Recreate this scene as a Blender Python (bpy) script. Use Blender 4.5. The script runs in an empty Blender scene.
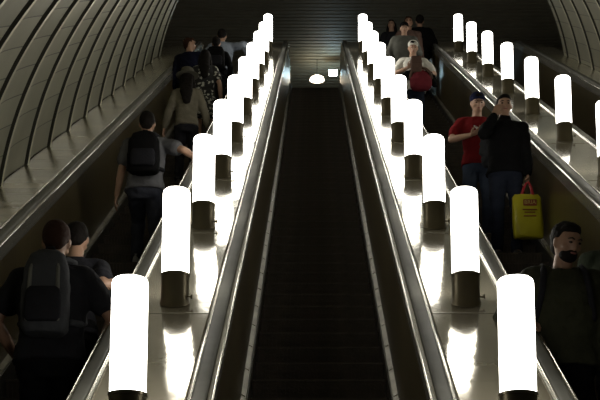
import bpy, bmesh, math, random
from mathutils import Vector, Matrix, noise
C = bpy.context.scene.collection
PI = math.pi
random.seed(7)

# ------------------------------------------------------------------ camera, world, exposure
EYE = 1.62
cam_d = bpy.data.cameras.new('camera'); cam = bpy.data.objects.new('camera', cam_d); C.objects.link(cam)
cam.location = (0, 0, EYE); cam.rotation_euler = (math.radians(90 + 10.4), 0, 0)
cam_d.sensor_width = 36; cam_d.lens = 90
cam_d.shift_x = -13 / 600; cam_d.shift_y = 264 / 600       # the photo is the upper part of a taller view
cam_d.clip_end = 200
bpy.context.scene.camera = cam
W = bpy.data.worlds.new('world'); bpy.context.scene.world = W; W.use_nodes = True
W.node_tree.nodes['Background'].inputs[0].default_value = (1.0, 0.95, 0.8, 1)
W.node_tree.nodes['Background'].inputs[1].default_value = 0.012
vs = bpy.context.scene.view_settings
vs.view_transform = 'Standard'; vs.look = 'None'; vs.exposure = 0; vs.gamma = 1; vs.use_curve_mapping = False
LAMP = 9

# ------------------------------------------------------------------ materials
def mat(name, col, rough=.5, metal=0.0, var=0.0, vscale=4.0, bump=0.0, bscale=30.0, emit=None, spec=None, col2=None):
    m = bpy.data.materials.new(name); m.use_nodes = True
    n = m.node_tree.nodes; l = m.node_tree.links; b = n['Principled BSDF']
    b.inputs['Base Color'].default_value = (*col, 1); b.inputs['Roughness'].default_value = rough
    b.inputs['Metallic'].default_value = metal
    if spec is not None: b.inputs['Specular IOR Level'].default_value = spec
    tc = n.new('ShaderNodeTexCoord')
    if var or col2:
        nz = n.new('ShaderNodeTexNoise'); nz.inputs['Scale'].default_value = vscale; nz.inputs['Detail'].default_value = 4
        l.new(tc.outputs['Object'], nz.inputs['Vector'])
        r = n.new('ShaderNodeValToRGB'); l.new(nz.outputs['Fac'], r.inputs[0])
        r.color_ramp.elements[0].position = .3; r.color_ramp.elements[1].position = .7
        c2 = col2 or tuple(min(1, c * (1 + var)) for c in col); c1 = col if col2 else tuple(c * (1 - var) for c in col)
        r.color_ramp.elements[0].color = (*c1, 1); r.color_ramp.elements[1].color = (*c2, 1)
        l.new(r.outputs[0], b.inputs['Base Color'])
    if bump:
        nb = n.new('ShaderNodeTexNoise'); nb.inputs['Scale'].default_value = bscale; nb.inputs['Detail'].default_value = 3
        l.new(tc.outputs['Object'], nb.inputs['Vector'])
        bp = n.new('ShaderNodeBump'); bp.inputs['Strength'].default_value = bump; bp.inputs['Distance'].default_value = .02
        l.new(nb.outputs['Fac'], bp.inputs['Height']); l.new(bp.outputs[0], b.inputs['Normal'])
    if emit:
        b.inputs['Emission Color'].default_value = (*emit[0], 1); b.inputs['Emission Strength'].default_value = emit[1]
    return m

def seam_mat(name, col, line, axis, period, width, rough, metal=0.0, var=.1, stretch=(1, 1, 1), bump=.1, bscale=3, coord='Object', off=0.0):
    """sheet material with thin joints every `period` along one axis, plus slow waviness"""
    m = mat(name, col, rough, metal); n = m.node_tree.nodes; l = m.node_tree.links; b = n['Principled BSDF']
    tc = n.new('ShaderNodeTexCoord'); sp = n.new('ShaderNodeSeparateXYZ'); l.new(tc.outputs[coord], sp.inputs[0])
    a = n.new('ShaderNodeMath'); a.operation = 'ADD'; a.inputs[1].default_value = 1000 * period + off
    l.new(sp.outputs[axis], a.inputs[0])
    d = n.new('ShaderNodeMath'); d.operation = 'DIVIDE'; d.inputs[1].default_value = period; l.new(a.outputs[0], d.inputs[0])
    fr = n.new('ShaderNodeMath'); fr.operation = 'FRACT'; l.new(d.outputs[0], fr.inputs[0])
    lt = n.new('ShaderNodeMath'); lt.operation = 'LESS_THAN'; lt.inputs[1].default_value = width / period; l.new(fr.outputs[0], lt.inputs[0])
    fl = n.new('ShaderNodeMath'); fl.operation = 'FLOOR'; l.new(d.outputs[0], fl.inputs[0])
    wn = n.new('ShaderNodeTexWhiteNoise'); wn.noise_dimensions = '1D'; l.new(fl.outputs[0], wn.inputs['W'])
    mp = n.new('ShaderNodeMapping'); mp.inputs['Scale'].default_value = stretch; l.new(tc.outputs['Object'], mp.inputs[0])
    nz = n.new('ShaderNodeTexNoise'); nz.inputs['Scale'].default_value = bscale; nz.inputs['Detail'].default_value = 3; l.new(mp.outputs[0], nz.inputs['Vector'])
    ad = n.new('ShaderNodeMath'); ad.operation = 'ADD'; l.new(nz.outputs['Fac'], ad.inputs[0]); l.new(wn.outputs['Value'], ad.inputs[1])
    mr = n.new('ShaderNodeMapRange'); mr.inputs['From Min'].default_value = .3; mr.inputs['From Max'].default_value = 1.7
    mr.inputs['To Min'].default_value = 1 - var; mr.inputs['To Max'].default_value = 1 + var; l.new(ad.outputs[0], mr.inputs[0])
    vm = n.new('ShaderNodeVectorMath'); vm.operation = 'SCALE'; vm.inputs[0].default_value = col; l.new(mr.outputs[0], vm.inputs['Scale'])
    mx = n.new('ShaderNodeMix'); mx.data_type = 'RGBA'; l.new(lt.outputs[0], mx.inputs['Factor'])
    l.new(vm.outputs[0], mx.inputs[6]); mx.inputs[7].default_value = (*line, 1); l.new(mx.outputs[2], b.inputs['Base Color'])
    bp = n.new('ShaderNodeBump'); bp.inputs['Strength'].default_value = bump; bp.inputs['Distance'].default_value = .02
    l.new(nz.outputs['Fac'], bp.inputs['Height']); l.new(bp.outputs[0], b.inputs['Normal'])
    return m

M = {}
M['lamp'] = mat('opal_glass_lit', (.9, .9, .88), .3, emit=((1.0, .965, .86), LAMP))
M['bronze'] = mat('bronze', (.14, .118, .075), .36, .65, var=.15, bump=.05, bscale=8)
M['bronze_rim'] = mat('bronze_rim', (.20, .17, .12), .3, .8)
M['steel'] = mat('aluminium', (.50, .48, .41), .25, .75, var=.12, vscale=3, bump=.08, bscale=7)
M['chrome'] = mat('glint_bead_metal', (.75, .72, .64), .16, .9)
M['mould'] = mat('skirt_moulding', (.26, .24, .19), .42, .6, var=.3, vscale=5, bump=.2, bscale=9)
M['rubber'] = mat('handrail_rubber', (.15, .148, .13), .60, 0, var=.15, bump=.03, bscale=12)
M['deck'] = seam_mat('deck_sheet', (.42, .38, .29), (.40, .36, .27), 1, 1.11, .001, .10, .55, var=.12, stretch=(1, .5, .5), bump=.16, bscale=4.2)
M['ledge'] = seam_mat('ledge_sheet', (.50, .46, .35), (.05, .045, .03), 1, .2925, .016, .22, .45, var=.3, stretch=(1, .7, .7), bump=.25, bscale=4)
M['panel'] = seam_mat('balustrade_laminate', (.082, .064, .030), (.03, .024, .012), 1, .62, .012, .30, 0, var=.18, stretch=(1, 2, .3), bump=.08, bscale=3)
M['skirt'] = mat('skirt_steel', (.10, .095, .08), .35, .6, var=.2)
M['step'] = mat('step_metal', (.060, .047, .034), .5, .25, var=.25, vscale=8, bump=.15, bscale=60)
M['vault'] = seam_mat('vault_sheet', (.40, .39, .30), (.10, .095, .07), 1, .29, .012, .34, .25, var=.22, bump=.3, bscale=2.2, coord='UV')
M['vrib'] = mat('vault_flange_highlight', (.72, .70, .56), .35, .4, var=.1)  # pale tone paints in the highlight along each rib flange
M['dark'] = mat('dark_paint_and_groove_shade', (.035, .033, .025), .6, var=.1)
M['hallceil'] = mat('ceiling_slats', (.24, .225, .17), .6, .0, var=.08)
M['hallwall'] = mat('hall_plaster', (.10, .095, .075), .7, var=.1)
M['floor'] = mat('stone_floor', (.12, .11, .10), .4, var=.2, vscale=2)

# ------------------------------------------------------------------ helpers
def tag(o, label=None, cat=None, group=None, kind=None):
    if label: o['label'] = label
    if cat: o['category'] = cat
    if group: o['group'] = group
    if kind: o['kind'] = kind
    return o
def empty(name, loc=(0, 0, 0), rz=0):
    o = bpy.data.objects.new(name, None); o.location = loc; o.rotation_euler = (0, 0, rz); o.empty_display_size = .1
    C.objects.link(o); return o
def obj(name, bm, m, parent=None, off=None, smooth=True, label=None):
    if off is not None: bmesh.ops.translate(bm, verts=bm.verts, vec=-Vector(off))
    bmesh.ops.recalc_face_normals(bm, faces=bm.faces)
    me = bpy.data.meshes.new(name); bm.to_mesh(me); bm.free()
    me.materials.append(m)
    if smooth:
        me.polygons.foreach_set('use_smooth', [True] * len(me.polygons))
        try: me.set_sharp_from_angle(angle=math.radians(40))
        except Exception: pass
    o = bpy.data.objects.new(name, me); C.objects.link(o); o.parent = parent
    if label: o['label'] = label
    return o
def fuse(name, bm, m, parent=None, voxel=.01, off=None, sm=2, wr=0.0, ws=9.0, label=None):
    """closed overlapping shapes grown into one continuous surface"""
    me = bpy.data.meshes.new('tmp'); bmesh.ops.recalc_face_normals(bm, faces=bm.faces); bm.to_mesh(me); bm.free()
    t = bpy.data.objects.new('tmp', me); C.objects.link(t)
    r = t.modifiers.new('r', 'REMESH'); r.mode = 'VOXEL'; r.voxel_size = voxel; r.use_smooth_shade = True
    s = t.modifiers.new('s', 'SMOOTH'); s.factor = .5; s.iterations = sm
    dg = bpy.context.evaluated_depsgraph_get()
    nm = bpy.data.meshes.new_from_object(t.evaluated_get(dg)); bpy.data.objects.remove(t); bpy.data.meshes.remove(me)
    if wr:
        nv = [v.normal.copy() for v in nm.vertices]
        for v, nn in zip(nm.vertices, nv):
            p = v.co
            k = noise.noise(Vector((p.x * ws, p.y * ws, p.z * ws * 1.7 + p.x * 6))) + .5 * noise.noise(p * ws * 2.6)
            v.co = p + nn * k * wr
    if off is not None:
        o3 = Vector(off)
        for v in nm.vertices: v.co -= o3
    nm.polygons.foreach_set('use_smooth', [True] * len(nm.polygons))
    nm.materials.clear(); nm.materials.append(m); nm.name = name
    o = bpy.data.objects.new(name, nm); C.objects.link(o); o.parent = parent
    if label: o['label'] = label
    return o
def box(bm, x0, x1, y0, y1, z0, z1, mtx=None):
    vs_ = [bm.verts.new((x, y, z)) for x in (x0, x1) for y in (y0, y1) for z in (z0, z1)]
    for f in ((0, 1, 3, 2), (4, 6, 7, 5), (0, 4, 5, 1), (2, 3, 7, 6), (0, 2, 6, 4), (1, 5, 7, 3)): bm.faces.new([vs_[i] for i in f])
    if mtx:
        for v in vs_: v.co = mtx @ v.co
def rings(bm, rs, cap=True):
    rv = [[bm.verts.new(p) for p in r] for r in rs]
    n = len(rv[0])
    for a, b in zip(rv, rv[1:]):
        for i in range(n): bm.faces.new((a[i], a[(i + 1) % n], b[(i + 1) % n], b[i]))
    if cap: bm.faces.new(rv[0][::-1]); bm.faces.new(rv[-1])
    return rv
def lathe(bm, prof, c=(0, 0, 0), n=32, cap=True):
    rings(bm, [[(c[0] + r * math.cos(2 * PI * i / n), c[1] + r * math.sin(2 * PI * i / n), c[2] + z) for i in range(n)] for r, z in prof], cap)
def ell(bm, c, r, mtx=None, seg=16, rg=10, p=1.0):
    c = Vector(c); rs = []
    for j in range(rg + 1):
        a = -PI / 2 + PI * j / rg; a = max(min(a, PI / 2 - .05), -PI / 2 + .05)
        rs.append([Vector((r[0] * math.cos(a) * math.cos(2 * PI * i / seg), r[1] * math.cos(a) * math.sin(2 * PI * i / seg), r[2] * math.sin(a))) for i in range(seg)])
    rings(bm, [[(mtx @ (c + q)) if mtx else c + q for q in rr] for rr in rs])
def limb(bm, pts, rad, n=12, flat=None):
    """tapered tube through points with round ends; flat=(axis, factor) squashes the section along an axis"""
    pts = [Vector(p) for p in pts]; P = []; R = []
    d0 = (pts[1] - pts[0]).normalized(); d1 = (pts[-1] - pts[-2]).normalized()
    P = [pts[0] - d0 * rad[0] * .8, pts[0] - d0 * rad[0] * .5] + pts + [pts[-1] + d1 * rad[-1] * .5, pts[-1] + d1 * rad[-1] * .8]
    R = [rad[0] * .45, rad[0] * .82] + list(rad) + [rad[-1] * .82, rad[-1] * .45]
    rs = []; up = None
    for i, p in enumerate(P):
        t = (P[min(i + 1, len(P) - 1)] - P[max(i - 1, 0)]).normalized()
        if up is None: up = t.orthogonal().normalized()
        u = (up - t * up.dot(t)).normalized(); v = t.cross(u); up = u
        rr = []
        for k in range(n):
            q = (u * math.cos(2 * PI * k / n) + v * math.sin(2 * PI * k / n)) * R[i]
            if flat: ax = Vector(flat[0]); q = q - ax * q.dot(ax) * (1 - flat[1])
            rr.append(p + q)
        rs.append(rr)
    rings(bm, rs)
def loft(bm, secs, mtx=None, n=24, pw=2.4):
    """secs: (center, rx, ry) horizontal rounded sections"""
    rs = []
    for c, rx, ry in secs:
        rr = []
        for k in range(n):
            a = 2 * PI * k / n; ca, sa = math.cos(a), math.sin(a)
            q = Vector((c[0] + rx * math.copysign(abs(ca) ** (2 / pw), ca), c[1] + ry * math.copysign(abs(sa) ** (2 / pw), sa), c[2]))
            rr.append(mtx @ q if mtx else q)
        rs.append(rr)
    rings(bm, rs)
def NB(): return bmesh.new()

# ------------------------------------------------------------------ the slope
T = math.tan(PI / 6); Y0 = 3.464; Y1 = 29.5
def sm(a, lo, hi, w):                       # clamp with rounded corners
    def soft(x, w):                          # ~max(x,0)
        return 0 if x < -w else (x if x > w else (x + w) ** 2 / (4 * w))
    return soft(a - lo, w) - soft(a - hi, w)
def zs(Y): return T * sm(Y, Y0, Y1, .35)
Y1S = 30.0
def zst(Y): return T * sm(Y, Y0, Y1S, .35)      # steps level out a little later than the balustrade
ZTOP = zst(40)
def frange(a, b, s):
    n = max(1, round((b - a) / s)); return [a + (b - a) * i / n for i in range(n + 1)]
YS = [2.0, 2.6] + frange(3.0, 3.9, .1) + frange(4.5, 28.9, .6) + frange(29.05, 30.45, .1) + [30.9, 31.6]
def sweep(bm, prof, ys=YS, f=None):
    f = f or zs
    rings(bm, [[(x, y, f(y) + h) for x, h in prof] for y in ys])

CX = [-1.78, .045, 1.87, 3.695]             # escalator centre lines
HD = 1.08                                    # deck height above the step line
TX = .92; VR = 3.88; VC = -.83             # vault centre line, radius, centre below ledge

# ------------------------------------------------------------------ structure
bm = NB(); box(bm, -6, 8, -3, 3.1, -.3, 0); tag(obj('floor', bm, M['floor'], smooth=False), kind='structure')
bm = NB(); box(bm, -6, 8, 31.6, 44, ZTOP - .3, ZTOP - .002); tag(obj('floor_upper', bm, M['floor'], smooth=False), kind='structure')
# hall ceiling: slats across the tunnel
zc = 16.7 + EYE
bm = NB()
box(bm, -6, 8, 28.0, 44, zc + .06, zc + .2)
for i in range(94):
    y = 28.1 + i * .169
    box(bm, -6, 8, y, y + .125, zc, zc + .05)
tag(obj('ceiling_upper', bm, M['hallceil'], smooth=False), kind='structure')
bm = NB(); box(bm, -6, 8, 44, 44.2, ZTOP - .3, zc + .3); tag(obj('wall_back', bm, M['hallwall'], smooth=False), kind='structure')
bm = NB(); box(bm, -6.2, -6, 27.2, 44.2, ZTOP - 3, zc + .3); tag(obj('wall_left', bm, M['hallwall'], smooth=False), kind='structure')
bm = NB(); box(bm, 8, 8.2, 27.2, 44.2, ZTOP - 3, zc + .3); tag(obj('wall_right', bm, M['hallwall'], smooth=False), kind='structure')

# vault with grooves between ring-wide panels
def vpt(Y, a, r):                            # a: angle on circle, r: radial offset outwards
    R = VR + r; x = TX + R * math.sin(a); q = VC + R * math.cos(a)
    z = T * (Y - Y0) + HD
    return Vector((x, Y - q * .5, z + q * math.cos(PI / 6)))
A = math.acos(-VC / VR); NA = 72
ribs = [14.12 + 1.17 * k for k in range(-7, 11)]
bm = NB(); uvl = bm.loops.layers.uv.new('UVMap')
prof = []
for i, y in enumerate(ribs[:-1]):
    w = ribs[i + 1] - y
    prof += [(y - .011, .045), (y + .011, .045), (y + .014, -.030), (y + .040, -.040), (y + .052, -.003), (y + .3, .012), (y + w / 2, .02), (y + w - .3, .012), (y + w - .07, .0),
             (y + w - .022, -.004), (y + w - .016, .012)]
prof += [(ribs[-1] - .013, .045), (ribs[-1] + .013, .045), (ribs[-1] + .016, -.03), (ribs[-1] + .30, -.03), (ribs[-1] + .30, .14)]
grid = [[bm.verts.new(vpt(y, -A + 2 * A * j / NA, r)) for j in range(NA + 1)] for y, r in prof]
for i in range(len(prof) - 1):
    for j in range(NA):
        f = bm.faces.new((grid[i][j], grid[i + 1][j], grid[i + 1][j + 1], grid[i][j + 1]))
        for lp, (a_, b_) in zip(f.loops, ((i, j), (i + 1, j), (i + 1, j + 1), (i, j + 1))):
            lp[uvl].uv = (prof[a_][0], b_ / NA * 2 * A * VR)
        if prof[i][1] > .04 and i < len(prof) - 2: f.material_index = 1  # shade inside the grooves, painted in with the dark material
        elif prof[i][1] < -.03 or prof[i + 1][1] < -.03: f.material_index = 2
v = obj('ceiling_vault', bm, M['vault']); v.data.materials.append(M['dark']); v.data.materials.append(M['vrib']); tag(v, kind='structure')
# portal wall closing the space between vault end and upper hall
bm = NB()
ye = ribs[-1] + .3
pr = []
for j in range(NA + 1):
    a = -A + 2 * A * j / NA; p = vpt(ye, a, .02); pr.append(p)
for j in range(NA):
    p, q = pr[j], pr[j + 1]
    def out(c): d = Vector((c.x - TX, 0, c.z - (ZTOP + HD - 1.2))); d.normalize(); return Vector((c.x + d.x * 6, c.y, c.z + d.z * 6))
    a, b, c_, d_ = p, q, out(q), out(p)
    v4 = [bm.verts.new(k) for k in (a, b, c_, d_)]; bm.faces.new(v4)
bmesh.ops.remove_doubles(bm, verts=bm.verts, dist=.001)
w = obj('wall_portal', bm, M['dark'], smooth=False); tag(w, kind='structure'); s = w.modifiers.new('thick', 'SOLIDIFY'); s.thickness = .1
# side ledges between outer balustrade and vault
def ledge(name, xa, xb):
    bm = NB(); ys = [3.4, 3.9] + frange(4.5, 27.9, .585)
    for i in range(len(ys) - 1):
        ya, yb = ys[i] + .004, ys[i + 1] - .004
        rings(bm, [[(x, y, zs(y) + h) for x, h in ((xa, HD - .06), (xa, HD - .005), (xb, HD), (xb, HD - .06))] for y in (ya, yb)])
    rings(bm, [[(x, y, zs(y) + h) for x, h in ((xa, -.6), (xa, HD - .062), (xb, HD - .062), (xb, -.6))] for y in YS])
    tag(obj(name, bm, M['ledge'], smooth=False), kind='structure')
ledge('trim_1', -2.93, CX[0] - .665)
ledge('trim_2', CX[3] + .665, 4.80)

# ------------------------------------------------------------------ escalators
step_me = None
def make_step():
    bm = NB(); w = .495
    # tread with cleats
    box(bm, -w, w, .012, .40, -.035, -.006)
    for i in range(31):
        x = -w + .008 + i * (2 * w - .016 - .012) / 30
        box(bm, x, x + .012, .012, .40, -.006, 0)
    # curved riser in front
    prof = [(.0, 0), (.004, -.02), (.014, -.07), (.03, -.13), (.055, -.19), (.075, -.228)]
    f = [(y, z) for y, z in prof] + [(y + .02, z) for y, z in prof[::-1]]
    rings(bm, [[(x, y, z) for y, z in f] for x in (-w, w)])
    for i in range(31):
        x = -w + .008 + i * (2 * w - .016 - .012) / 30
        rings(bm, [[(x + dx, y + dy, z) for dx, dy in ((0, .002), (0, -.006), (.012, -.006), (.012, .002))] for y, z in prof])
    o = obj('step', bm, M['step'], smooth=False)
    bv = NB(); box(bv, -w, w, -.008, .014, -.014, .001); e = obj('step_edge', bv, M['step'], o, smooth=False)
    return o, e
LBL = ['leftmost escalator carrying people up, their backs to us',
       'empty dark central escalator between the two middle lamp rows',
       'escalator bringing people down towards us, right of the central empty one',
       'rightmost dark escalator beside the vault wall, beyond the outer lamp row']
proto_step = None
for ei, cx in enumerate(CX):
    root = empty('escalator', (cx, 2.0, 0)); tag(root, LBL[ei], 'escalator', 'parallel escalators in the tunnel')
    off = (cx, 2.0, 0)
    for sd in (-1, 1):
        X = lambda d: cx + sd * d
        bm = NB(); sweep(bm, [(X(.50), -.35), (X(.50), .07), (X(.52), .07), (X(.52), -.35)], f=zst); obj('skirt_panel', bm, M['skirt'], root, off, smooth=False)
        bm = NB()
        sweep(bm, [(X(.510), .068), (X(.512), .085), (X(.545), .105), (X(.56), .09), (X(.53), .06)], f=zst)
        for k in range(44):                   # short joint covers along the skirt moulding
            y = 3.9 + k * .57
            rings(bm, [[(x, yy, zst(yy) + h) for x, h in ((X(.514), .082), (X(.516), .094), (X(.542), .110), (X(.55), .104))] for yy in (y, y + .05)])
        obj('skirt_moulding', bm, M['mould'], root, off, smooth=False)
        bm = NB(); sweep(bm, [(X(.545), .10), (X(.560), .94), (X(.59), .94), (X(.57), .08)]); obj('balustrade_panel', bm, M['panel'], root, off, smooth=False)
        bm = NB()
        sweep(bm, [(X(.556), .93), (X(.554), 1.035), (X(.544), 1.045), (X(.544), 1.058), (X(.556), 1.064), (X(.574), 1.066), (X(.588), 1.055), (X(.588), .93)])
        obj('inner_guide_rail', bm, M['steel'], root, off, smooth=False)
        bm = NB()
        sweep(bm, [(X(.640), .90), (X(.640), 1.066), (X(.652), 1.085), (X(.664), 1.085), (X(.672), 1.078), (X(.672), .90)])
        obj('outer_guide_rail', bm, M['steel'], root, off, smooth=False)
        for bx_, bh, br in ((.549, 1.062, .0065), (.658, 1.090, .0075)):  # thin round beads added to catch a lamp glint along the rails
            bm = NB(); sweep(bm, [(X(bx_) + br * math.cos(2 * PI * k / 10), bh + br * math.sin(2 * PI * k / 10)) for k in range(10)]); obj('glint_bead', bm, M['chrome'], root, off)
        bm = NB()                             # rubber handrail, running round a newel at both ends
        cs = []
        for k in range(20):
            a = 2 * PI * k / 20; cs.append((.036 * math.copysign(abs(math.cos(a)) ** .5, math.cos(a)), .020 * math.copysign(abs(math.sin(a)) ** .5, math.sin(a))))
        path = [(y, zs(y) + 1.076, 0) for y in YS]
        rs = []
        for k in range(9, 0, -1):
            t = k / 9 * PI * .95; rs.append(([2.0 - .3 * math.sin(t), 1.076 - .3 + .3 * math.cos(t)], t))
        rr = []
        for (yy, zz), t in rs: rr.append([(X(.614) + u, yy - w_ * math.sin(t), zz + w_ * math.cos(t)) for u, w_ in cs])
        for y, z, _ in path: rr.append([(X(.614) + u, y, z + w_) for u, w_ in cs])
        for k in range(1, 10):
            t = k / 9 * PI * .95; yy = YS[-1] + .3 * math.sin(t); zz = ZTOP + 1.076 - .3 + .3 * math.cos(t)
            rr.append([(X(.614) + u, yy + w_ * math.sin(t), zz + w_ * math.cos(t)) for u, w_ in cs])
        rings(bm, rr); obj('handrail', bm, M['rubber'], root, off)
    bm = NB(); box(bm, cx - .5, cx + .5, 30.22, 31.6, ZTOP - .04, ZTOP + .004); obj('landing_plate', bm, M['skirt'], root, off, smooth=False)
    bm = NB(); box(bm, cx - .5, cx + .5, 2.0, 3.25, -.0, .012)
    obj('landing_plate', bm, M['skirt'], root, off, smooth=False)
    for n in range(0, 66):
        Yn = 3.6 + .4 * n
        if Yn > 29.9: break
        z = min(T * (Yn - Y0), ZTOP)
        if proto_step is None:
            proto_step, proto_edge = make_step(); s_ = proto_step; e_ = proto_edge
        else:
            s_ = proto_step.copy(); e_ = proto_edge.copy(); C.objects.link(s_); C.objects.link(e_); e_.parent = s_
        s_.parent = root; s_.location = (0, Yn - 2.0, z)

# decks between escalators
DL = ['shiny sheet metal deck under the left lamp row, beside the central escalator', 'shiny sheet metal deck under the middle lamp row, right of the central escalator',
      'shiny sheet metal deck under the outer right lamp row']
for i in range(3):
    xa, xb = CX[i] + .672, CX[i + 1] - .672; xm = (xa + xb) / 2
    root = empty('balustrade_deck', (xm, 2.0, 0)); tag(root, DL[i], 'deck', 'decks between the escalators')
    bm = NB(); sweep(bm, [(xa, -.3), (xa, HD - .022), (xb, HD - .022), (xb, -.3)]); obj('core', bm, M['skirt'], root, (xm, 2, 0), smooth=False)
    bm = NB(); ys = frange(6.60 - 2.2233, 6.60 + 2.2233 * 10, 2.2233)
    for a, b in zip(ys, ys[1:]):
        aa, bb = a + .004, b - .004; seg = frange(aa, bb, .28); ins = .004
        rings(bm, [[(x, y, zs(y) + h) for x, h in ((xa + ins, HD - .02), (xa + ins, HD - .004), (xa + .012, HD), (xb - .012, HD), (xb - ins, HD - .004), (xb - ins, HD - .02))] for y in seg])
    rings(bm, [[(x, y, zs(y) + h) for x, h in ((xa, HD - .02), (xa, HD - .001), (xb, HD - .001), (xb, HD - .02))] for y in YS if y > 29.0])
    obj('deck_sheet', bm, M['deck'], root, (xm, 2, 0), smooth=False)
    for y in ys[:-1]:
        bm = NB(); rings(bm, [[(x, yy, zs(yy) + h) for x, h in ((xa + .01, HD), (xa + .01, HD + .003), (xb - .01, HD + .003), (xb - .01, HD))] for yy in (y - .006, y + .006)])
        obj('joint_strip', bm, M['steel'], root, (xm, 2, 0), smooth=False)

# ------------------------------------------------------------------ lamps on the decks
LX = [-.864, .957, 2.79]
def make_lamp():
    root = empty('escalator_lamp')
    R = .086
    bm = NB(); n = 32; rs = []
    def ring(r, z, slope): return [(r * math.cos(2 * PI * i / n), r * math.sin(2 * PI * i / n), z + slope * T * r * math.sin(2 * PI * i / n)) for i in range(n)]
    rings(bm, [ring(R + .009, 0, 1), ring(R + .009, .012, 1), ring(R + .004, .024, .9), ring(R + .002, .06, .3), ring(R + .002, .170, 0), ring(R + .006, .173, 0), ring(R + .006, .185, 0), ring(R - .004, .185, 0)])
    b = obj('base', bm, M['bronze'], root)
    bm = NB(); rings(bm, [ring(R + .0075, .171, 0), ring(R + .0075, .184, 0), ring(R + .003, .1855, 0), ring(R + .003, .170, 0)]); obj('rim', bm, M['bronze_rim'], b)
    bm = NB(); lathe(bm, [(R - .004, .183), (R, .187), (R, .717), (R - .004, .733), (R - .014, .742), (R - .035, .7465), (.02, .748)], n=40); obj('diffuser', bm, M['lamp'], root)
    bm = NB(); limb(bm, [(R - .002, -.04, .03), (R + .022, -.045, .028)], [.006, .007], 8); box(bm, R + .018, R + .028, -.054, -.036, .014, .04); obj('fixing_clip', bm, M['bronze_rim'], b)
    return root
def tree_copy(o, parent=None):
    c = o.copy(); C.objects.link(c); c.parent = parent
    for ch in list(o.children): tree_copy(ch, c)
    return c
ORD = ['nearest', 'second', 'third', 'fourth', 'fifth', 'sixth', 'seventh', 'eighth', 'ninth', 'farthest']
ROW = ['left lamp row', 'middle lamp row', 'outer right lamp row']
lamp0 = make_lamp(); first = True
for r, x in enumerate(LX):
    for k in range(3 if r == 2 else 0, 10):
        o = lamp0 if first else tree_copy(lamp0)
        first = False
        Y = 6.82 + 2.2233 * k
        o.location = (x, Y, zs(Y) + HD + .002)
        if r == 1 or r == 2: o.rotation_euler = (0, 0, 0)
        if k == 0: w_ = 'largest glowing white cylinder lamp, at the front of the ' + ROW[r]
        elif r == 2 and k == 3: w_ = 'glowing white cylinder lamp cut by the right edge, lowest of the outer right row'
        elif k == 9: w_ = 'smallest, highest glowing white cylinder lamp of the ' + ROW[r]
        elif r == 2: w_ = 'glowing white cylinder lamp, %s from the lowest of the outer right row' % ORD[k - 3]
        else: w_ = 'glowing white cylinder lamp, %s from the front in the %s' % (ORD[k], ROW[r])
        tag(o, w_, 'lamp', ['lamps of the left row', 'lamps of the middle row', 'lamps of the outer right row'][r])
        if k == 5 and r in (0, 2):
            bm = NB(); limb(bm, [(0, -.086, .715), (0, -.092, .715)], [.006, .006], 8); obj('screw', bm, M['dark'], o, label='small dark screw near the top')
# upper hall lights
bl = mat('cool_tube', (.9, .95, 1), .3, emit=((.62, .88, 1.0), 55)); wl = mat('warm_opal', (1, .9, .7), .3, emit=((1, .84, .60), 8))
r = empty('ceiling_light', (.50, 35.0, zc - .42)); tag(r, 'small cool white box light on the slatted ceiling at the top of the central escalator', 'ceiling light')
bm = NB(); box(bm, -.10, .10, -.06, .06, 0, .10); obj('diffuser', bm, bl, r, smooth=False)
bm = NB(); box(bm, -.11, .11, -.07, .07, .10, .115); obj('housing', bm, M['skirt'], r, smooth=False)
r = empty('dome_lamp', (.10, 35.0, 17.76)); tag(r, 'warm round dome lamp hanging beyond the top of the central escalator', 'hanging lamp')
bm = NB(); lathe(bm, [(.02, .11), (.10, .095), (.16, .055), (.185, .0), (.02, -.01)]); obj('shade', bm, wl, r)
bm = NB(); limb(bm, [(0, 0, .12), (0, 0, .55)], [.008, .008], 8); obj('rod', bm, M['skirt'], r)
for x in (-3.6, 1.6, 4.6):  # unseen lamps added to brighten the hall ceiling
    r = empty('dome_lamp', (x, 40.5, zc - 1.3)); tag(r, 'added unseen dome lamp lighting the upper hall, hidden behind the escalator heads', 'hanging lamp', 'added hall lamps out of sight')
    bm = NB(); lathe(bm, [(.02, .2), (.16, .16), (.25, .08), (.28, .0), (.02, -.01)]); obj('shade', bm, wl, r)
    bm = NB(); limb(bm, [(0, 0, .18), (0, 0, 1.28)], [.012, .012], 8); obj('rod', bm, M['skirt'], r)

# ------------------------------------------------------------------ people
def cloth(name, c, rough=.85, var=.18, vs_=6): return mat(name, c, rough, 0, var=var, vscale=vs_, bump=.3, bscale=45, spec=.08)
SK = mat('skin', (.42, .25, .17), .5, var=.08, bump=.04, bscale=60); SKD = mat('skin_tan', (.30, .17, .11), .5, var=.08)
EYEM = mat('eye_dark', (.02, .015, .012), .2); LIP = mat('lip', (.30, .11, .09), .5); BROW = mat('brow_hair', (.02, .014, .01), .8)
HB = mat('hair_black', (.008, .006, .005), .75, bump=.3, bscale=60, spec=.15); HR = mat('hair_brown', (.030, .012, .007), .75, bump=.3, bscale=60, spec=.15)

def ik(a, b, l1, l2, hint):
    a = Vector(a); b = Vector(b); d = b - a; L = min(d.length, (l1 + l2) * .998); dn = d.normalized(); b = a + dn * L
    x = (l1 * l1 - l2 * l2 + L * L) / (2 * L); h = math.sqrt(max(l1 * l1 - x * x, 0))
    hv = Vector(hint); hv = (hv - dn * hv.dot(dn)).normalized()
    return a + dn * x + hv * h, b

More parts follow.
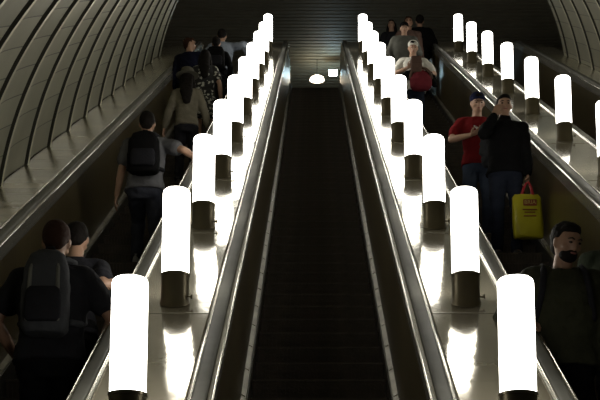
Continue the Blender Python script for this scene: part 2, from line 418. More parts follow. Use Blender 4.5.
def hand(bm, w, d, pn, curl, side, spread=1.0):
    """palm with four unequal bent fingers and a thumb; w wrist, d direction, pn palm normal"""
    d = Vector(d).normalized(); pn = Vector(pn); pn = (pn - d * pn.dot(d)).normalized(); sd = d.cross(pn) * side
    mt = Matrix((( *sd, ), ( *d, ), ( *pn, ))).transposed().to_4x4(); mt.translation = w + d * .045
    ell(bm, (0, 0, 0), (.040, .055, .016), mt, 14, 8)
    for i, (ln, o) in enumerate(((.072, .030), (.080, .010), (.075, -.010), (.060, -.029))):
        p = w + d * (.088 - abs(i - 1.3) * .004) + sd * o; pts = [p - d * .02]; a = 0; q = p; pts.append(q)
        dr = (d + sd * (o * 2.0 * spread)).normalized()
        for k, fr in enumerate((.45, .32, .23)):
            a += curl * (.8 if k == 0 else 1.0); q = q + (dr * math.cos(a) + pn * math.sin(a)) * ln * fr; pts.append(q)
        limb(bm, pts, [.009, .0095, .009, .008, .0065], 8)
    t0 = w + d * .022 + sd * .024; t1 = t0 + (d * .6 + sd * .75 + pn * .25).normalized() * .035
    t2 = t1 + (d * .9 + sd * .15 + pn * (.35 + curl * .5)).normalized() * .032; t3 = t2 + (d * .9 - sd * .2 + pn * (.3 + curl * .6)).normalized() * .024
    limb(bm, [t0, t1, t2, t3], [.014, .012, .010, .008], 8)

def head_to(M_, v): return M_ @ Vector(v)

def person(label, X, n, h, face, pose, fit, group=None, ydo=0.0, vox=.011):
    """n: step the feet stand on; face 0 = up the slope, PI = towards us. local front is +Y, right hand +X"""
    Yn = 3.6 + .4 * n; Yp = Yn + .2 + ydo; z = min(T * (Yn - Y0), ZTOP)
    s = h / 1.765
    root = empty('person', (X, Yp, z + .003), face); tag(root, label, 'person', group)
    P = lambda v: Vector(v) * s
    lean = pose.get('lean', .03); twist = pose.get('twist', 0); side_lean = pose.get('side', 0)
    hip = Vector((0, 0, .93))
    MT = Matrix.Scale(s, 4) @ Matrix.Translation(hip) @ Matrix.Rotation(twist, 4, 'Z') @ Matrix.Rotation(side_lean, 4, 'Y') @ Matrix.Rotation(-lean, 4, 'X') @ Matrix.Translation(-hip)
    MP = Matrix.Scale(s, 4)
    nk = Vector((0, 0, 1.52))
    MH = MT @ Matrix.Translation(nk) @ Matrix.Rotation(pose.get('hyaw', 0), 4, 'Z') @ Matrix.Rotation(-pose.get('hpitch', 0) + lean * .6, 4, 'X') @ Matrix.Translation(-nk)
    fem = fit.get('fem', False); sw = .155 if fem else .18; wd = (.92 if fem else 1.0) * fit.get('wide', 1.0)
    # joints
    sh = {}; el_ = {}; wr = {}
    for nm, sg in (('R', 1), ('L', -1)):
        S = MT @ Vector((sg * sw, 0, 1.41)); tgt = pose.get('hand' + nm, (sg * .25, .03, .80)); 
        E_, W_ = ik(S, P(tgt), .29 * s, .26 * s, pose.get('elb' + nm, (sg * .6, -1, -.2)))
        sh[nm], el_[nm], wr[nm] = S, E_, W_
    hj = {}; kj = {}; aj = {}
    feet = pose.get('feet', {'R': (.10, 0, 0), 'L': (-.10, 0, 0)})
    for nm, sg in (('R', 1), ('L', -1)):
        Hh = P((sg * .088, 0, .89)); a_ = P((feet[nm][0], feet[nm][1] - .03, .09)) + Vector((0, 0, feet[nm][2]))
        K_, A_ = ik(Hh, a_, .43 * s, .41 * s, (sg * .05, 1, 0)); hj[nm], kj[nm], aj[nm] = Hh, K_, A_
    TS = lambda e=0: [((0, .005, .86), (.145 + e) * wd, .10 + e), ((0, .0, .94), (.165 + e) * wd, .112 + e), ((0, .008, 1.08), (.140 + e) * wd, .098 + e), ((0, .012, 1.24), (.160 + e) * wd, .115 + e),
                  ((0, .004, 1.36), (.165 + e) * wd, .11 + e), ((0, -.006, 1.43), (.135 + e) * wd, .085 + e), ((0, -.01, 1.475), (.075 + e), .068 + e)]
    skin = fit.get('skin', SK)
    # one continuous body
    bm = NB()
    loft(bm, TS(-.01) , MT)
    limb(bm, [MT @ Vector((0, -.01, 1.44)), MH @ Vector((0, .005, 1.56))], [.060 * s, .055 * s], 14)
    ell(bm, (0, .012, 1.655), (.073, .090, .108), MH, 20, 14)
    ell(bm, (0, .040, 1.588), (.052, .056, .052), MH)              # jaw
    ell(bm, (0, .098, 1.630), (.013, .020, .024), MH, 10, 8)       # nose
    ell(bm, (0, .104, 1.617), (.016, .014, .010), MH, 10, 8)
    ell(bm, (0, .078, 1.672), (.050, .022, .012), MH, 12, 6)       # brow ridge
    for sg in (-1, 1):
        ell(bm, (sg * .076, .005, 1.640), (.011, .018, .030), MH, 8, 8)
        ell(bm, (sg * .045, .066, 1.622), (.022, .020, .020), MH, 8, 8)
    for nm, sg in (('R', 1), ('L', -1)):
        limb(bm, [sh[nm], sh[nm].lerp(el_[nm], .5), el_[nm]], [.052 * s, .046 * s, .038 * s])
        f1 = el_[nm].lerp(wr[nm], .3)
        limb(bm, [el_[nm], f1, wr[nm]], [.038 * s, .040 * s, .026 * s])
        hd = Vector(pose.get('hd' + nm, (wr[nm] - el_[nm]))); pn = pose.get('pn' + nm, (-sg, .2, 0))
        hand(bm, wr[nm], hd, pn, pose.get('curl' + nm, .35), 1 if hd.normalized().cross(Vector(pn)).dot(Vector(pose.get('th' + nm, (0, 1, .2)))) > 0 else -1)
        limb(bm, [hj[nm], kj[nm]], [.082 * s, .055 * s]); limb(bm, [kj[nm], kj[nm].lerp(aj[nm], .35), aj[nm]], [.054 * s, .055 * s, .036 * s])
        limb(bm, [aj[nm] + Vector((0, -.02, -.035)), aj[nm] + Vector((0, .14, -.055))], [.032, .026])
    body = fuse('body', bm, skin, root, voxel=vox * .8, sm=1)
    # face
    if fit.get('face', True):
        for sg in (-1, 1):
            bm = NB(); ell(bm, (sg * .031, .093, 1.650), (.013, .009, .007), MH, 10, 8); obj('eye', bm, EYEM, root)
            bm = NB(); limb(bm, [MH @ Vector((sg * .014, .101, 1.668)), MH @ Vector((sg * .032, .102, 1.674)), MH @ Vector((sg * .050, .088, 1.668))], [.004 * s, .0055 * s, .003 * s], 8); obj('eyebrow', bm, BROW, root)
        bm = NB(); ell(bm, (0, .094, 1.590), (.022, .010, .007), MH, 12, 8); obj('lips', bm, LIP, root)
    if fit.get('beard'):
        bm = NB(); ell(bm, (0, .044, 1.578), (.057, .056, .050), MH); ell(bm, (0, .088, 1.602), (.028, .014, .006), MH)
        fuse('beard', bm, fit['beard'], root, voxel=.008)
    # hair
    hm = fit.get('hairm', HB)
    bm = NB(); ell(bm, (0, -.016, 1.680), (.083, .092, .094), MH, 20, 14); ell(bm, (0, .03, 1.722), (.066, .066, .044), MH, 16, 8)
    ell(bm, (0, -.045, 1.625), (.066, .052, .06), MH)
    hl = fit.get('hair', 'short')
    if hl == 'long':
        limb(bm, [MH @ Vector((0, -.05, 1.66)), MH @ Vector((0, -.085, 1.52)), MT @ Vector((0, -.135, 1.40)), MT @ Vector((.01, -.15, 1.24))], [.085 * s, .088 * s, .095 * s, .06 * s], 16, flat=((0, 1, 0), .5))
        for sg in (-1, 1): limb(bm, [MH @ Vector((sg * .070, -.01, 1.68)), MH @ Vector((sg * .084, 0, 1.58)), MT @ Vector((sg * .095, .04, 1.42)), MT @ Vector((sg * .10, .05, 1.31))], [.03 * s, .034 * s, .036 * s, .02 * s])
    fuse('hair', bm, hm, root, voxel=.011, wr=.004, ws=22)
    # trousers or skirt
    if fit.get('skirt'):
        bm = NB(); L = fit['skirt'][1]
        loft(bm, [((0, .0, 1.04), .158 * wd, .115), ((0, 0, .93), .185 * wd, .135), ((0, .01, .75), .21, .16), ((0, .02, L), .25, .20)], MP, 28, 2.1)
        fuse('skirt', bm, fit['skirt'][0], root, voxel=vox, wr=.014, ws=8)
    if fit.get('trousers'):
        bm = NB(); loft(bm, [((0, .003, .80), .15 * wd, .10), ((0, .0, .87), .172 * wd, .125), ((0, .0, .95), .180 * wd, .128), ((0, .005, 1.02), .165 * wd, .118)], MP)
        for nm in 'RL':
            limb(bm, [hj[nm], hj[nm].lerp(kj[nm], .5), kj[nm]], [.096 * s, .086 * s, .070 * s], 14)
            limb(bm, [kj[nm], kj[nm].lerp(aj[nm], .4), aj[nm] + Vector((0, 0, .0))], [.070 * s, .068 * s, .058 * s], 14)
        fuse('trousers', bm, fit['trousers'], root, voxel=vox, wr=.010, ws=9)
    for nm in 'RL':
        bm = NB(); a = aj[nm]; z0 = a.z - .085
        loft(bm, [((a.x, a.y + .055, z0), .044, .125), ((a.x, a.y + .055, z0 + .02), .047, .130), ((a.x, a.y + .045, z0 + .045), .042, .115), ((a.x, a.y + .005, z0 + .085), .040, .062), ((a.x, a.y - .01, z0 + .12), .036, .045)], None, 20, 2.2)
        fuse('shoe', bm, fit.get('shoes', M['shoe']), root, voxel=.009)
    # top
    bm = NB(); e = fit.get('bulk', .016); sec = TS(e)
    hem = fit.get('hem', .90); sec[0] = ((0, .0, hem), (.176 + e) * wd, .122 + e)
    loft(bm, sec, MT)
    sl = fit.get('sleeve', 'long')
    for nm in 'RL':
        sg = 1 if nm == 'R' else -1
        limb(bm, [MT @ Vector((sg * .09, -.005, 1.42)), sh[nm]], [(.055 + e) * s, (.055 + e) * s], 14)
        if sl == 'short': limb(bm, [sh[nm], sh[nm].lerp(el_[nm], .62)], [(.053 + e) * s, (.058 + e) * s], 14)
        else:
            limb(bm, [sh[nm], sh[nm].lerp(el_[nm], .5), el_[nm]], [(.053 + e) * s, (.048 + e) * s, (.040 + e) * s], 14)
            limb(bm, [el_[nm], el_[nm].lerp(wr[nm], .4), el_[nm].lerp(wr[nm], .93)], [(.040 + e) * s, (.038 + e) * s, (.028 + e * .8) * s], 14)
    if fit.get('collar') == 'high': limb(bm, [MT @ Vector((0, -.01, 1.44)), MT @ Vector((0, -.003, 1.515))], [.075 * s, .068 * s], 16)
    if fit.get('hood'):
        ell(bm, (0, -.10, 1.47), (.12, .06, .075), MT); 
        for sg in (-1, 1): limb(bm, [MT @ Vector((sg * .09, -.07, 1.48)), MT @ Vector((sg * .085, .03, 1.48)), MT @ Vector((sg * .03, .10, 1.42))], [.032 * s, .03 * s, .022 * s])
    fuse(fit.get('topname', 'shirt'), bm, fit['top'], root, voxel=vox, wr=fit.get('wrink', .009), ws=9)
    if fit.get('cap'):
        cm, style = fit['cap']; bm = NB()
        if style == 'cap':
            ell(bm, (0, -.006, 1.705), (.088, .102, .078), MH, 20, 12)
            sx = fit.get('visor', 1)
            rs = []
            for k in range(9):
                a = PI * (.12 + .76 * k / 8); c_, s_ = math.cos(a), math.sin(a)
                rs.append([MH @ Vector(q) for q in ((.075 * c_, sx * (.06 * s_ + .02), 1.700), (.088 * c_, sx * (.12 * s_ + .045), 1.685 - .012 * (1 - s_)), (.088 * c_, sx * (.12 * s_ + .045), 1.693 - .012 * (1 - s_)), (.075 * c_, sx * (.06 * s_ + .02), 1.712))])
            rings(bm, rs)
        else:                                  # brimmed hat
            loft(bm, [((0, -.005, 1.690), .17, .18), ((0, -.005, 1.700), .172, .182), ((0, -.005, 1.712), .10, .112), ((0, -.005, 1.78), .094, .106), ((0, -.005, 1.80), .080, .09)], MH, 24, 2.0)
        fuse('cap' if style == 'cap' else 'hat', bm, cm, root, voxel=.009)
        if fit.get('cap_mark'):
            bm = NB(); ell(bm, (0, .075 * 1.0 + .012, 1.732), (.020, .014, .014), MH, 10, 6); obj('cap_emblem', bm, fit['cap_mark'], root)
    J = dict(root=root, MT=MT, MH=MH, sh=sh, el=el_, wr=wr, s=s, hj=hj, loc=Vector((X, Yp, z + .003)), rz=face)
    return J

def held(J, name, local):
    """an Empty for a carried thing, at a point given in the carrier's local frame"""
    return Matrix.Translation(J['loc']) @ Matrix.Rotation(J['rz'], 4, 'Z') @ Vector(local)

def backpack(J, label, m, m2, w=.30, h=.44, d=.15, z0=1.00, label_extra=None, front=False, m3=None):
    MT = J['MT']; sy = 1 if front else -1; yb = sy * (.135 if not front else .14)
    base = MT @ Vector((0, yb + sy * d / 2, z0)); r = empty('backpack', held(J, 'b', base), J['rz']); tag(r, label, 'backpack')
    bm = NB()
    yc = yb + sy * d / 2
    loft(bm, [((0, yc, z0), w * .40, d * .36), ((0, yc, z0 + .03), w * .48, d * .47), ((0, yc + sy * .01, z0 + h * .35), w * .5, d * .54), ((0, yc, z0 + h * .75), w * .46, d * .5), ((0, yc - sy * .01, z0 + h * .93), w * .36, d * .38), ((0, yc - sy * .02, z0 + h), w * .2, d * .2)], MT, 24, 3.2)
    fuse('pack_body', bm, m, r, voxel=.011, off=base, wr=.006, ws=10)
    bm = NB(); yp = yb + sy * (d + .005)
    loft(bm, [((0, yp, z0 + .05), w * .34, .022), ((0, yp, z0 + .08), w * .38, .032), ((0, yp, z0 + h * .42), w * .37, .030), ((0, yp, z0 + h * .50), w * .32, .018)], MT, 20, 3.5)
    fuse('front_pocket', bm, m2, r, voxel=.009, off=base)
    bm = NB()
    limb(bm, [MT @ Vector((-.03, yb, z0 + h)), MT @ Vector((-.02, yb + sy * .02, z0 + h + .04)), MT @ Vector((.02, yb + sy * .02, z0 + h + .04)), MT @ Vector((.03, yb, z0 + h))], [.008] * 4, 8); obj('carry_handle', bm, m2, r, base)
    for sg in (-1, 1):
        bm = NB()
        pts = [(sg * .06, yb * 1.0, z0 + h * .92), (sg * .085, sy * -.13 * .9, 1.50 if not front else 1.495), (sg * .115, -sy * .0, 1.505), (sg * .12, -sy * .10, 1.45), (sg * .135, -sy * .155, 1.33), (sg * .165, -sy * .11, 1.18), (sg * .17, sy * .05, 1.12), (sg * .13, yb, z0 + .10)]
        pts[1] = (sg * .09, sy * .10, 1.485)
        limb(bm, [MT @ Vector(p) for p in pts], [.02] * 8, 10, None); obj('shoulder_strap', bm, m3 or m2, r, base)
    return r

M['shoe'] = mat('shoe_dark', (.02, .018, .016), .5); SHL = mat('shoe_grey', (.25, .25, .25), .5)
BLK = cloth('cloth_black', (.006, .006, .0065)); BLK2 = cloth('cloth_black_2', (.018, .018, .022)); NAVY = cloth('cloth_navy', (.008, .009, .022))
DGRN = cloth('cloth_dark_green', (.022, .027, .018)); OLV = cloth('cloth_olive', (.035, .036, .022)); GREY = cloth('cloth_grey', (.13, .13, .14)); MGREY = cloth('cloth_mid_grey', (.13, .13, .115))
WHT = cloth('cloth_white', (.72, .70, .64)); JEAN = cloth('denim_blue', (.045, .048, .065)); JEAND = cloth('denim_dark', (.018, .022, .036)); JEANL = cloth('denim_light', (.05, .065, .10))
RED = cloth('cloth_red', (.17, .012, .014)); MAR = cloth('cloth_maroon', (.17, .025, .035)); BEIGE = cloth('cloth_beige', (.15, .135, .10)); SKYB = cloth('cloth_pale_blue', (.22, .25, .30))
CHAR = cloth('cloth_charcoal', (.05, .052, .058)); FELT = cloth('felt_grey', (.10, .095, .075)); NVC = cloth('cap_navy', (.015, .018, .05)); TAUPE = cloth('cloth_taupe', (.12, .075, .06))
FLO = mat('floral_cloth', (.012, .012, .012), .8)
def floral():
    n = FLO.node_tree.nodes; l = FLO.node_tree.links; tc = n.new('ShaderNodeTexCoord'); v = n.new('ShaderNodeTexVoronoi'); v.inputs['Scale'].default_value = 17
    nz = n.new('ShaderNodeTexNoise'); nz.inputs['Scale'].default_value = 30; mx = n.new('ShaderNodeVectorMath'); mx.operation = 'MULTIPLY_ADD'; mx.inputs[1].default_value = (.05,) * 3
    l.new(tc.outputs['Object'], mx.inputs[2]); l.new(nz.outputs['Color'], mx.inputs[0]); l.new(tc.outputs['Object'], nz.inputs['Vector']); l.new(mx.outputs[0], v.inputs['Vector'])
    r = n.new('ShaderNodeValToRGB'); r.color_ramp.elements[0].position = .33; r.color_ramp.elements[1].position = .40
    r.color_ramp.elements[0].color = (.50, .49, .42, 1); r.color_ramp.elements[1].color = (.012, .012, .012, 1)
    l.new(v.outputs['Distance'], r.inputs[0]); l.new(r.outputs[0], n['Principled BSDF'].inputs['Base Color'])
floral()

def rail(J_X, cxv, side, dy, n, h):
    """local wrist target for a hand resting on a handrail: dy ahead of the body"""
    pass

# ---- upward escalator (backs to us): local +X is our right
def railpt(X, n, ydo, side_x, dY, face):
    Yp = 3.6 + .4 * n + .2 + ydo; zf = min(T * (3.6 + .4 * n - Y0), ZTOP)
    v = Vector((side_x - X, dY, zs(Yp + dY) + 1.115 - zf))
    return Matrix.Rotation(-face, 3, 'Z') @ v
def P_rail(X, n, h, side_x, dY, face, ydo=0):
    s = h / 1.765; v = railpt(X, n, ydo, side_x, dY, face); return tuple(v / s)

RU = CX[0] + .614                              # right handrail of the upward escalator
# A man with grey-black backpack, lower left
A_ = person('person in black t-shirt seen from behind wearing the large grey-black backpack, lower left', -1.55, 12, 1.85, 0,
    dict(lean=.06, hpitch=.2, handR=(.24, .22, 1.02), handL=(-.24, .22, 1.0), elbR=(1, -.8, -.2), elbL=(-1, -.8, -.2), curlR=.5, curlL=.5),
    dict(top=BLK2, sleeve='short', trousers=BLK, face=False, skin=SKD, wide=1.12, hairm=HR, bulk=.02))
PK_ = backpack(A_, 'large grey and black backpack with pale side straps on the lowest left passenger', CHAR, BLK2, .27, .50, .17, 1.0, m3=CHAR)
for sg in (-1, 1):
    bm = NB(); b0 = A_['MT'] @ Vector((0, -.135 - .085, 1.0)); limb(bm, [A_['MT'] @ Vector(p) for p in ((sg * .085, -.31, 1.06), (sg * .08, -.318, 1.2), (sg * .075, -.30, 1.36), (sg * .06, -.25, 1.45))], [.012] * 4, 8); ob = obj('pack_strap', bm, MGREY, PK_, b0, label='pale vertical compression strap')
X = -1.565
B_ = person('person in dark clothes half hidden before the lowest left passenger, hand on the rail', X, 14, 1.68, 0,
    dict(lean=.12, hpitch=.2, handR=P_rail(X, 14, 1.68, RU - .02, .02, 0), elbR=(.6, -.8, -.8), hdR=(-.1, 1, .35), pnR=(0, .3, -1), thR=(-1, 0, 0), curlR=.3, handL=(-.22, .2, 1.0)),
    dict(top=BLK2, sleeve='short', trousers=BLK, face=False, skin=SK, hairm=HB))
X = -1.67
C_ = person('person in grey t-shirt and jeans with black backpack, holding the rail, upward escalator', X, 26, 1.75, 0,
    dict(lean=.06, handR=P_rail(X, 26, 1.75, RU - .01, .10, 0), elbR=(.9, -.7, -.5), hdR=(.1, 1, .25), pnR=(0, .3, -1), thR=(-1, 0, 0), curlR=.3, handL=(-.30, .02, .82),
         feet={'R': (.10, 0, 0), 'L': (-.12, .38, .231)}),
    dict(top=GREY, sleeve='short', trousers=JEAN, face=False, skin=SK, wide=1.08, shoes=SHL, bulk=.022))
backpack(C_, 'plain black backpack on the passenger in grey t-shirt', BLK, BLK2, .33, .46, .16, 1.0)
D_ = person('person with brimmed grey hat, long dark hair and pale sleeves, seen from behind', -1.70, 38, 1.66, 0,
    dict(lean=.02, handR=(.33, .0, .84), handL=(-.33, .0, .84), elbR=(1, -.5, 0), elbL=(-1, -.5, 0)),
    dict(top=BEIGE, trousers=BLK2, face=False, hair='long', fem=True, cap=(FELT, 'hat'), bulk=.022, topname='cardigan'), vox=.013)
E_ = person('person with long dark hair in a black dress with white flowers', -1.71, 46, 1.66, 0,
    dict(lean=.02, handR=(.27, .06, .90), handL=(-.24, .15, 1.0)),
    dict(top=FLO, sleeve='short', skirt=(FLO, .55), face=False, hair='long', fem=True, hairm=HB, topname='dress_top', wide=1.1), vox=.013)
F_ = person('person with reddish hair in dark navy jacket, head turned to the right', -2.08, 49, 1.78, 0,
    dict(lean=.05, twist=-.3, hyaw=-1.1, handR=(.2, .22, 1.05), handL=(-.25, .05, .85)),
    dict(top=NAVY, trousers=BLK, hairm=HR, skin=SK, topname='jacket', bulk=.028), vox=.013)
G_ = person('person in black with dark hair in front of the passenger in pale blue', -1.70, 52, 1.68, 0,
    dict(lean=.02, handR=(.22, .12, .95), handL=(-.22, .15, 1.0)),
    dict(top=BLK, trousers=BLK2, face=False, hairm=HB), vox=.013)
backpack(G_, 'rounded black backpack worn high up the upward escalator, against the pale blue shirt', BLK, BLK2, .36, .46, .18, 1.02)
X = -1.66
H_ = person('person in pale blue-grey shirt near the top, arm stretched to the rail', X, 54, 1.81, 0,
    dict(lean=.12, hpitch=.15, handR=P_rail(X, 54, 1.81, RU - .01, .12, 0), elbR=(1, -.3, -.3), hdR=(.1, 1, .3), pnR=(0, .3, -1), thR=(-1, 0, 0), handL=(-.36, .05, .92), elbL=(-1, -.5, 0)),
    dict(top=SKYB, trousers=BLK2, face=False, wide=1.1, bulk=.025, sleeve='long'), vox=.013)

# ---- downward escalator (facing us): face = PI, the person's right (+X) is our left
PIF = PI
LR = CX[2] - .614; RR = CX[2] + .614
EX = 2.03
N_ = person('person in black high-necked sweater covering half the face with one hand', EX, 28, 1.80, PIF,
    dict(lean=.03, hpitch=.05, handR=(.125, .20, 1.475), elbR=(.55, .1, -1), hdR=(-.36, -.28, 1), pnR=(-.2, -1, 0), thR=(-1, 0, 0), curlR=.10,
         handL=(-.215, .10, .83), elbL=(-1, -.6, 0), hdL=(0, .05, -1), pnL=(1, .1, 0), curlL=.75),
    dict(top=BLK, trousers=JEAND, hairm=HB, collar='high', skin=SK, wide=1.05, topname='sweater', bulk=.022))
X = 1.83
O_ = person('person in dark red t-shirt and navy cap looking down, behind the black sweater', X, 30, 1.71, PIF,
    dict(lean=.05, hpitch=.30, hyaw=.1, handR=(.10, .27, 1.17), elbR=(1, -.2, -.6), hdR=(-.8, .5, .25), pnR=(-.2, -.1, 1), curlR=.4, thR=(0, .2, 1), handL=(-.10, .26, 1.15), elbL=(-1, 0, -.6), hdL=(.8, .4, .2), pnL=(.2, 0, 1), curlL=.4),
    dict(top=RED, sleeve='short', trousers=JEANL, cap=(NVC, 'cap'), skin=SK, bulk=.02))
# things the red-shirt passenger holds
pb = held(O_, 'x', Vector((.0, .33, 1.20)) * O_['s'])
bm = NB(); box(bm, -.04, .04, -.006, .006, 0, .14); bmesh.ops.bevel(bm, geom=bm.edges[:], offset=.004, segments=2, affect='EDGES')
ph = obj('phone', bm, mat('phone_case', (.45, .45, .42), .3), smooth=False); ph.location = pb; ph.rotation_euler = (-.9, .2, .4)
tag(ph, 'pale phone held in the hands of the passenger in red', 'phone')
jk = empty('jacket', held(O_, 'x', Vector((-.14, .22, .80)) * O_['s']), PIF); tag(jk, 'dark jacket draped over the forearm of the passenger in red', 'jacket')
bm = NB(); loft(bm, [((0, 0, 0), .10, .045), ((0, 0, .08), .12, .06), ((.01, 0, .26), .13, .065), ((0, .01, .36), .12, .075), ((0, .0, .42), .10, .05)], None, 24, 2.2); fuse('cloth_folds', bm, CHAR, jk, voxel=.011, wr=.02, ws=12)
bm = NB(); limb(bm, [(-.06, .06, .40), (.06, .07, .40)], [.03, .03]); fuse('lining', bm, BLK, jk, voxel=.01)

# yellow carrier bag
YEL = mat('yellow_plastic', (.50, .45, .015), .38, var=.08, bump=.25, bscale=14); REDP = mat('red_plastic', (.45, .02, .03), .45); REDI = mat('red_print', (.22, .04, .015), .5); CREAM = mat('cream_print', (.55, .42, .10), .5)
wl_ = N_['wr']['L']; hb = held(N_, 'x', wl_ + Vector((0, 0, -.10)))
bag = empty('carrier_bag', (hb.x - .015, hb.y - .06, hb.z - .615), 0); tag(bag, 'yellow plastic carrier bag with red handles and red lettering', 'bag')
bm = NB()
rs = []
for z, w_, d_ in ((0, .145, .035), (.02, .155, .055), (.15, .160, .07), (.32, .155, .06), (.44, .148, .035), (.475, .120, .015)):
    rs.append([( (w_ * math.copysign(abs(math.cos(a)) ** .5, math.cos(a))) - z * .03, d_ * math.copysign(abs(math.sin(a)) ** .7, math.sin(a)) + .006 * math.sin(9 * z * 3 + 5 * a), z) for a in [2 * PI * k / 40 for k in range(40)]])
rings(bm, rs); obj('bag_body', bm, YEL, bag)
for yy in (-.012, .012):
    bm = NB(); limb(bm, [(-.065, yy, .46), (-.04, yy, .54), (-.012, yy * .5, .60), (.012, yy * .3, .615), (.035, yy, .56), (.055, yy, .46)], [.016, .013, .010, .010, .013, .016], 10, ((0, 1, 0), .35)); obj('handle', bm, REDP, bag)
def bag_y(z): return -(.035 + (.07 - .035) * min(1, max(0, (.44 - z) / .2))) - .004
bm = NB(); box(bm, -.055, .085, -.058, -.05, .335, .405); bmesh.ops.bevel(bm, geom=[e for e in bm.edges], offset=.003, segments=1, affect='EDGES'); obj('logo_panel', bm, REDI, bag, smooth=False)
def text(body, size, loc, m, parent, name, rz=0):
    cu = bpy.data.curves.new('t', 'FONT'); cu.body = body; cu.size = size; cu.extrude = .001; cu.align_x = 'CENTER'; cu.align_y = 'CENTER'
    t = bpy.data.objects.new('t', cu); C.objects.link(t); dg = bpy.context.evaluated_depsgraph_get(); me = bpy.data.meshes.new_from_object(t.evaluated_get(dg)); bpy.data.objects.remove(t)
    me.materials.clear(); me.materials.append(m); me.name = name
    for v in me.vertices: v.co = Vector((v.co.x, -v.co.z, v.co.y))
    o = bpy.data.objects.new(name, me); C.objects.link(o); o.parent = parent; o.location = loc; return o
text('BRIA', .058, (.015, -.0595, .370), CREAM, bag, 'logo_lettering')
for zz, ww in ((.285, .075), (.255, .055), (.215, .065)):
    bm = NB(); box(bm, .01 - ww, .01 + ww, -.0725, -.066, zz, zz + .010); obj('printed_line', bm, REDI, bag, smooth=False)

# bearded passenger lower right, and the one at the right edge
X = 1.47
Q_ = person('bearded person in olive jacket with dark straps, hand on the left rail, lower right', X, 12, 1.80, PIF,
    dict(lean=.04, hpitch=.30, hyaw=.5, side=-.02, handR=P_rail(X, 12, 1.80, LR + .01, .0 + -.10, PIF), elbR=(.7, -.9, -.5), hdR=(0, 1, -.45), pnR=(0, -.3, -1), thR=(-1, 0, 0), curlR=.35, handL=(-.28, .05, .85)),
    dict(top=OLV, trousers=BLK, hairm=HB, beard=HB, skin=SKD, topname='jacket', bulk=.034, wrink=.013, wide=1.12))
backpack(Q_, 'dark backpack of the bearded passenger, only its straps in view', BLK, BLK2, .28, .42, .14, 1.02)
R_ = person('person with dark hair cut by the right edge, behind the bearded one', 1.975, 14, 1.70, PIF,
    dict(lean=.02, handR=(.25, .05, .85), handL=(-.25, .05, .85)), dict(top=DGRN, trousers=BLK, hairm=HB, skin=SKD, topname='jacket', bulk=.03))

# group near the top of the downward escalator
X = 1.61
S_ = person('person with white cap and white t-shirt looking down at a brown pouch', X, 47, 1.75, PIF,
    dict(lean=.03, hpitch=.30, handR=(.10, .24, 1.22), elbR=(1, -.2, -.8), hdR=(-.7, .5, .35), pnR=(-.4, -.2, 1), thR=(0, .3, 1), handL=(-.15, .24, 1.14), elbL=(-1, -.1, -.8), hdL=(.7, .5, .3), pnL=(.4, 0, 1)),
    dict(top=WHT, sleeve='short', trousers=JEAND, cap=(WHT, 'cap'), cap_mark=BLK, skin=SK, bulk=.024, wide=1.05), vox=.013)
pz = empty('pouch', held(S_, 'x', Vector((-.03, .31, 1.09))), PIF); tag(pz, 'brown pouch held against the chest of the white-capped passenger', 'bag')
bm = NB(); loft(bm, [((0, 0, 0), .075, .03), ((0, 0, .03), .09, .045), ((0, 0, .20), .095, .04), ((0, 0, .27), .08, .025)], None, 24, 3.2); fuse('pouch_body', bm, TAUPE, pz, voxel=.009, wr=.006, ws=14)
bm = NB(); loft(bm, [((0, .035, .15), .08, .02), ((0, .038, .21), .085, .022), ((0, .02, .27), .08, .02)], None, 20, 3.2); fuse('flap', bm, TAUPE, pz, voxel=.009)
rb = empty('shoulder_bag', held(S_, 'x', Vector((-.10, .28, .80))), PIF); tag(rb, 'rounded maroon bag with pinkish rim, below the white t-shirt', 'bag')
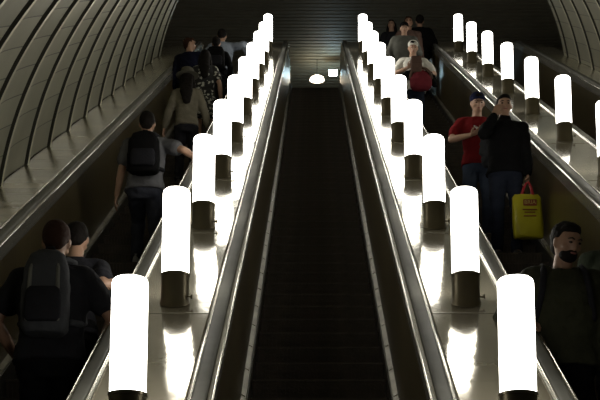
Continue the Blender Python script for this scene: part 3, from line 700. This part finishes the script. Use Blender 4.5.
bm = NB(); loft(bm, [((0, 0, 0), .12, .05), ((0, .01, .05), .17, .08), ((0, .01, .17), .18, .085), ((0, 0, .27), .14, .07), ((0, 0, .33), .07, .04)], None, 28, 2.2); fuse('bag_body', bm, MAR, rb, voxel=.011, wr=.006)
bm = NB(); limb(bm, [(-.175, .02, .20), (-.15, .03, .29), (-.08, .03, .355), (0, .03, .375), (.08, .03, .355), (.15, .03, .29), (.175, .02, .20)], [.022] * 7, 12); obj('rim', bm, TAUPE, rb)
jb = empty('jacket', held(S_, 'x', Vector((-.05, .22, 1.02))), PIF); tag(jb, 'black jacket bundled at the waist of the white-capped passenger', 'jacket')
bm = NB(); loft(bm, [((0, 0, 0), .22, .07), ((0, .01, .05), .26, .09), ((0, 0, .12), .20, .08), ((.02, 0, .16), .10, .05)], None, 24, 2.2); limb(bm, [(-.2, 0, .08), (-.27, .0, -.02), (-.28, 0, -.12)], [.05, .05, .035]); fuse('cloth_folds', bm, BLK, jb, voxel=.012, wr=.02, ws=10)
U_ = person('person in grey hoodie with dark cap, top left of the downward group', 1.76, 58, 1.75, PIF,
    dict(lean=.05, hpitch=.2, handR=(.30, .10, .95), handL=(-.2, .25, 1.05)),
    dict(top=MGREY, trousers=BLK2, cap=(BLK, 'cap'), hood=True, bulk=.035, skin=SK, topname='hoodie', wide=1.15), vox=.014)
V_ = person('person with long dark hair in black, beside the grey hoodie near the top', 1.63, 63, 1.68, PIF,
    dict(lean=.02, hyaw=-.3, handR=(.2, .2, 1.0), handL=(-.2, .2, 1.0)),
    dict(top=BLK2, trousers=BLK, hair='long', fem=True, skin=SK, topname='coat', bulk=.026), vox=.014)
W_ = person('person with short dark hair behind the grey hoodie, reddish face in half light', 1.90, 60, 1.83, PIF,
    dict(lean=.02, handR=(.25, .05, .85), handL=(-.25, .05, .85)),
    dict(top=TAUPE, trousers=BLK, skin=SKD, hairm=HR), vox=.014)
X = 2.19
Z_ = person('person in black turned away, leaning by the right rail near the top', X, 62, 1.84, 0,
    dict(lean=.06, handR=(.22, .2, 1.0), elbR=(.5, -.8, -.3), handL=(-.25, .2, 1.0)),
    dict(top=BLK, trousers=BLK2, face=False, hairm=HB, wide=1.2, bulk=.03, skin=SK, topname='jacket'), vox=.014)
